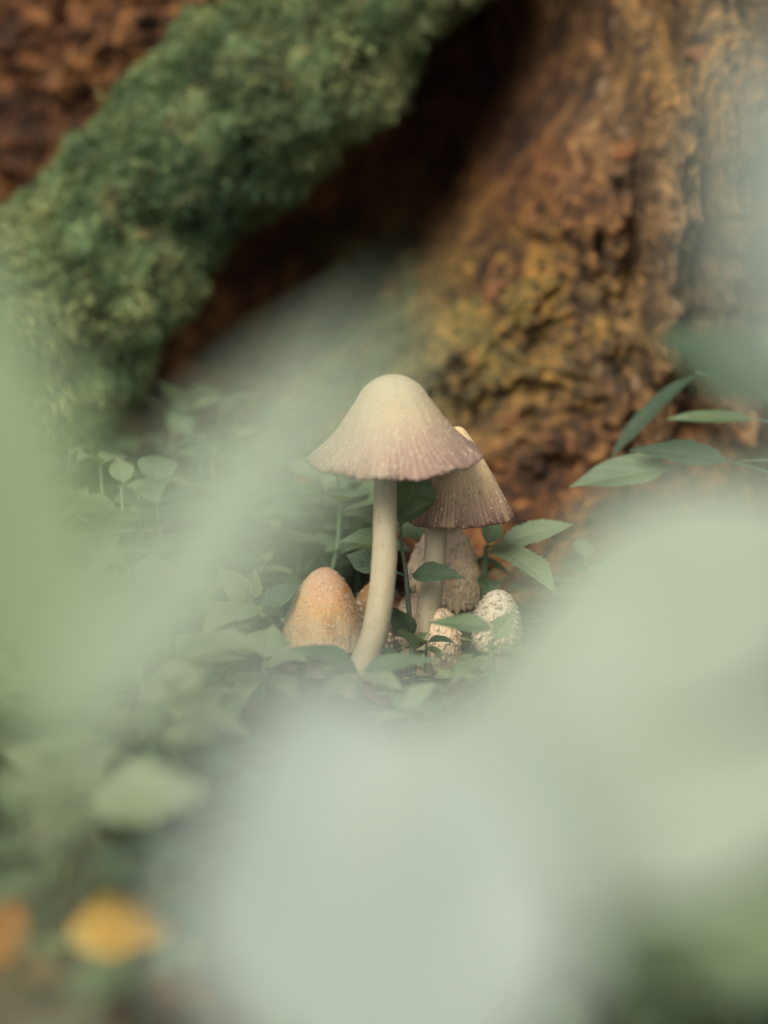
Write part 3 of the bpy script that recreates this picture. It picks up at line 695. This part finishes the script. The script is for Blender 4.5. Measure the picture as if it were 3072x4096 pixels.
# ------------------------------------------------------------------ big soft plants close to the lens
def near_plant(label, foot, stem_px, leaves, mat='leaf_near'):
    pts = [W(*p) for p in stem_px] + [Vector((*foot, -.004))]
    org = Vector((*foot, 0)); root = root_empty('tall_plant', org, label, 'plant')
    tube_obj('stem', pts, [.0010, .0013, .0016, .002], M['stalk_pale'], root, org, 8, 24)
    for k, lf in enumerate(leaves):
        b, t, wpx, nrm = lf[:4]; kw = dict(lf[4]) if len(lf) > 4 else {}; mt = kw.pop('mat', mat)
        B, T = W(*b), W(*t); leaf_between(root, org, B, T, wpx * (b[2] + t[2]) / 2 / FPX, Vector(nrm), M[mt], seed=k + 3, **kw)
    return root
p = W(200, 4300, .30)
near_plant('tall weed with long narrow pale leaf slanting up in front of the mossy root', (p.x, p.y),
           [(250, 3050, .29), (235, 3200, .29), (220, 3600, .295), (200, 4300, .30)],
           [((250, 3050, .29), (1580, 1230, .262), 800, (-.3, -.7, .7), dict(arch=.12, fold=.1, peak=.46, petiole=.03, mat='leaf_veil')),
            ((240, 3150, .29), (960, 2200, .31), 460, (-.2, -.7, .7), dict(arch=.15, fold=.1, peak=.5, petiole=.03, mat='leaf_veil')),
            ((235, 3200, .29), (-190, 950, .30), 820, (.2, -.75, .6), dict(arch=.15, fold=.1, peak=.5, petiole=.03, mat='leaf_near_green'))])
p = W(1850, 5300, .285)
near_plant('tall weed with broad upright leaf tinted bluish-white for sky gloss in front of the mushrooms', (p.x, p.y),
           [(1800, 4650, .275), (1830, 5000, .28), (1850, 5300, .285)],
           [((1750, 4750, .275), (1150, 2500, .285), 1480, (0, -.6, .8), dict(arch=.25, fold=.12, peak=.5, petiole=.03)),
            ((1800, 4650, .275), (1950, 2850, .28), 850, (.1, -.6, .8), dict(arch=.2, fold=.12, peak=.5, petiole=.02))])
p = W(3750, 4600, .335)
near_plant('tall weed with three very broad grey-green leaves lying across the front right', (p.x, p.y),
           [(3800, 2000, .33), (3700, 3000, .335), (3720, 3800, .335), (3750, 4600, .335)],
           [((3800, 2000, .33), (1750, 2850, .36), 960, (.1, -.75, .65), dict(mat='leaf_veil', arch=.15, fold=.1, peak=.5, petiole=.02)),
            ((3700, 3000, .335), (1650, 2900, .345), 1450, (.1, -.75, .65), dict(mat='leaf_veil', arch=.15, fold=.1, peak=.5, petiole=.02)),
            ((3720, 3700, .335), (1950, 3300, .345), 900, (.1, -.75, .65), dict(mat='leaf_near_green', arch=.15, fold=.1, peak=.5, petiole=.02))])
p = W(3500, 4300, .31)
near_plant('tall weed with narrow pale leaf before the grey trunk bark', (p.x, p.y),
           [(3280, 1900, .28), (3400, 3000, .29), (3500, 4300, .31)],
           [((3280, 1900, .28), (3060, 0, .26), 640, (-.1, -.8, .5), dict(arch=.2, fold=.1, peak=.5))])
plant('broad_leaved_plant', 'plant with blunt pale leaves spread above the yellow fallen leaf',
      [(330, 3250, .60), (270, 3400, .60), (200, 3700, .60)], [.0010, .0012, .0014],
      [((330, 3250, .60), (-40, 3150, .58), 280, (-.1, -.6, .85), 'leaf_pale', dict(arch=.3, petiole=.03, peak=.45)),
       ((330, 3250, .60), (840, 3150, .60), 290, (.1, -.6, .85), 'leaf_pale', dict(arch=.35)),
       ((330, 3250, .60), (330, 3010, .66), 240, (0, -.6, .85), 'leaf_pale', dict(arch=.3)),
       ((325, 3270, .60), (120, 3400, .56), 220, (.1, -.6, .85), 'leaf_pale', dict(arch=.4))])
plant('broad_leaved_plant', 'plant with drooping dull green leaves below the yellow fallen leaf',
      [(560, 3880, .55), (565, 3950, .55), (570, 4150, .55)], [.0010, .0012, .0014],
      [((620, 3900, .55), (280, 3930, .53), 200, (-.1, -.6, .85), 'leaf_pale', dict(arch=.4)),
       ((560, 3880, .55), (800, 3830, .53), 180, (.1, -.6, .85), 'leaf_pale', dict(arch=.35)),
       ((560, 3850, .55), (300, 4060, .52), 220, (-.1, -.6, .85), 'leaf_mid', dict(arch=.4))])

# ================================================================== FILLER PLANTS
leafset = []
for k in range(8):
    V, F, UV = leaf_arrays(1.0, .58 + .05 * (k % 4), fold=.2 + .03 * (k % 3), arch=.35 + .12 * (k % 4), serr=.05 * (k % 2), teeth=10, wave=.05, seed=k, n=14, m=6, petiole=.10)
    leafset.append({m_: make_mesh('leaf', V, quads=F, mat=M[m_], uv=UV) for m_ in ('leaf_dark', 'leaf_mid', 'leaf_pale')})
stemset = {}
V, F, N, uv = tube_arrays([(0, 0, 0), (.03, .02, .35), (-.01, .03, .7), (.02, 0, 1)], [.022, .018, .014, .010], 7, 10)
for m_ in ('stalk', 'stalk_pale'): stemset[m_] = make_mesh('stem', V * np.array([1, 1, 1.0]), quads=F, mat=M[m_], uv=uv)
TONE = {'leaf_dark': 'dark green', 'leaf_mid': 'mid green', 'leaf_pale': 'pale green'}
def seedling(loc, h, leaf_len, pairs, r, mats, where, group, hmid):
    mt = r.choice(mats)
    label = f"{'taller' if h > hmid else 'short'} {TONE[mt]} seedling with {('two', 'three', 'four')[pairs - 2]} leaf pairs {where}"
    root = root_empty('seedling', loc, label, 'seedling', group); root.rotation_euler = (r.uniform(-.15, .15), r.uniform(-.15, .15), r.uniform(0, 6.3))
    st = link('stem', stemset['stalk' if r.random() < .6 else 'stalk_pale'], root, (0, 0, -.004)); st.scale = (.05, .05, h + .004)
    for k in range(pairs):
        f = 1 - k * (.75 / pairs); az = r.uniform(-.3, .3) + (k % 2) * 1.57
        ll = leaf_len * (.62 + .38 * min(1, k * .8 + .25)) * r.uniform(.85, 1.15)
        for s in (0, 1):
            o = link('leaf', leafset[r.randrange(8)][mt], root, (0, 0, h * f))
            o.rotation_euler = Euler((r.uniform(.15, .65) * (1.3 if k == 0 else .8), r.uniform(-.25, .25), az + s * math.pi + r.uniform(-.25, .25)), 'XYZ'); o.scale = (ll,) * 3
    return root
r = random.Random(11)
CLUSTER = (1130, 2110, 1480, 2600)
def scatter(n, xr, yr, hr, lr, mats, label, group, test=None, mind=.012):
    pts = []; tries = 0
    while len(pts) < n and tries < 6000:
        tries += 1
        x, y = r.uniform(*xr), r.uniform(*yr); h = r.uniform(*hr); ll = r.uniform(*lr)
        px, py, d = project((x, y, h + .3 * ll)); half = ll * 1.05 / d * FPX
        if px < -500 or px > 3500: continue
        if y < .05 and px + half > CLUSTER[0] and px - half < CLUSTER[1] and py - 30 < CLUSTER[3]: continue
        if test and not test(x, y, px, py, h): continue
        if any(x0 - half < px < x1 + half and y0 < py < y1 for x0, x1, y0, y1 in ((380, 620, 3380, 4000), (-100, 100, 3500, 4050), (640, 850, 3850, 4150), (2950, 3150, 3900, 4200))): continue
        if any((x - a) ** 2 + (y - b) ** 2 < mind ** 2 for a, b in pts): continue
        pts.append((x, y)); seedling((x, y, 0), h, ll, r.choice((2, 3, 3, 4)), r, mats, label, group, sum(hr) / 2)
    return pts
G1 = 'seedling carpet behind and left of the mushrooms'
scatter(70, (-.24, .03), (.05, .26), (.028, .060), (.020, .034), ('leaf_mid', 'leaf_mid', 'leaf_pale'), 'in the carpet below the mossy root', G1, lambda x, y, px, py, h: y < .24 - .5 * max(0, x + .05) and not (px > 1500 and py < 2050))
scatter(55, (-.20, -.035), (-.16, .05), (.018, .042), (.018, .028), ('leaf_pale', 'leaf_mid', 'leaf_pale'), 'in the carpet left of the ochre cap', 'seedlings left of the ochre cap', lambda x, y, px, py, h: not (700 < px < 1150 and 2200 < py < 2900))
scatter(50, (-.20, .02), (-.42, -.12), (.008, .030), (.012, .024), ('leaf_mid', 'leaf_mid', 'leaf_dark'), 'low on the soil before the mushrooms', 'low seedlings before the mushrooms', lambda x, y, px, py, h: py > 2750)
scatter(55, (.045, .24), (-.12, .10), (.020, .050), (.016, .026), ('leaf_mid', 'leaf_pale'), 'in the carpet right of the mushrooms', 'seedlings right of the mushrooms', lambda x, y, px, py, h: py > 2180 + .25 * max(0, 2300 - px) and px > 2050)

scatter(26, (.03, .14), (-.36, -.22), (.010, .035), (.018, .030), ('leaf_dark', 'leaf_mid'), 'shaded under the broad tall weed', 'seedlings under the tall weed', lambda x, y, px, py, h: py > 3300)
# ground cover: tiny leaves over the soil
def ground_cover():
    n = 5200; x = rng.uniform(-.32, .32, n); y = rng.uniform(-.55, .24, n); z = rng.uniform(.001, .012, n)
    a = rng.uniform(0, 6.3, n); L = rng.uniform(.004, .010, n); til = rng.uniform(-.1, .6, n)
    d = np.stack([np.cos(a) * np.cos(til), np.sin(a) * np.cos(til), np.sin(til)], 1); s = np.stack([-np.sin(a), np.cos(a), rng.uniform(-.3, .3, n)], 1)
    b = np.stack([x, y, z], 1); L = L[:, None]
    V = np.stack([b, b + d * L * .5 + s * L * .3, b + d * L - np.array([0, 0, .1]) * L, b + d * L * .5 - s * L * .3], 1).reshape(-1, 3)
    o = link('ground_cover', make_mesh('ground_cover', V, quads=np.arange(4 * n).reshape(-1, 4), mat=M['moss'], attrs={'tone': np.repeat(np.clip(rng.normal(.5, .18, n), 0, 1), 4)}))
    tag(o, 'fine green creeping leaves covering the dark soil', 'ground cover', kind='stuff')
ground_cover()

# ================================================================== FALLEN LEAVES, WOOD
def fallen(label, b, t, wpx, nrm, mat, **kw):
    B, T = W(*b), W(*t); org = (B + T) / 2
    o = leaf_between(None, org, B, T, wpx * b[2] / FPX, Vector(nrm), M[mat], name='fallen_leaf', **kw); o.location = org
    return tag(o, label, 'fallen leaf')
fallen('bright yellow fallen leaf standing on edge among the low seedlings', (480, 3830, .590), (520, 3450, .612), 420, (-.1, -.9, .3), 'fall_yellow', arch=.1, fold=.05, wave=.03, peak=.27, petiole=.02)
fallen('orange fallen leaf lying on the soil at the edge of the seedlings', (-80, 3900, .56), (60, 3600, .585), 220, (.2, -.7, .7), 'fall_orange', arch=.3)
fallen('brown and orange fallen leaf flat on the soil beneath the broad pale leaves', (620, 3930, .565), (860, 4060, .55), 170, (0, -.4, 1), 'fall_orange', arch=.3)
fallen('orange fallen leaf under the broad-leaved tall weed', (2960, 4120, .555), (3150, 3960, .56), 170, (0, -.5, 1), 'fall_orange', arch=.3)
gf = 'brown leaf litter on the soil'
for k in range(26):
    x, y = r.uniform(-.20, .20), r.uniform(-.40, .12)
    B = Vector((x, y, .004)); a = r.uniform(0, 6.3); L = r.uniform(.015, .035); T = B + Vector((math.cos(a) * L, math.sin(a) * L, r.uniform(0, .006)))
    o = leaf_between(None, B, B, T, L * .5, (r.uniform(-.3, .3), r.uniform(-.3, .3), 1), M['fall_brown'], name='fallen_leaf', arch=-.3, wave=.12, seed=k); o.location = B
    tag(o, 'dry brown fallen leaf lying flat on the dark soil', 'fallen leaf', gf)
def wood_piece(label, px, py, L, wd, h, rz):
    p = ground_pt(px, py); rr = np.random.default_rng(3); n = 26; m = 12
    t = np.linspace(0, 1, n); a = np.linspace(0, 2 * math.pi, m, endpoint=False); T, A = np.meshgrid(t, a, indexing='ij')
    sx = wd * (.75 + .3 * np.sin(T * 3)); V = np.stack([(T - .5) * L, sx * np.cos(A) * .5, h * np.sin(A) * .5 + h * .4], -1).reshape(-1, 3)
    V = V + .0012 * np.stack([fbm(V * 160, 3), fbm(V * 160 + 5, 3), fbm(V * 160 + 9, 3)], 1)
    caps = np.array([[0, 0, 0]]); F = grid_faces(n, m, True)
    tr = [[(i + 1) % m, i, n * m] for i in range(m)] + [[(n - 1) * m + i, (n - 1) * m + (i + 1) % m, n * m + 1] for i in range(m)]
    V = np.concatenate([V, [V[:m].mean(0)], [V[(n - 1) * m:n * m].mean(0)]])
    o = link('wood_fragment', make_mesh('wood_fragment', V, quads=F, tris=tr, mat=M['wood_chip_tan'], smoothf=False), None, (p.x, p.y, .001)); o.rotation_euler = (0, .05, rz)
    tag(o, label, 'wood fragment')
wood_piece('tan splinter of rotten wood on the soil behind the slender seedling', 850, 2850, .022, .009, .006, .15)
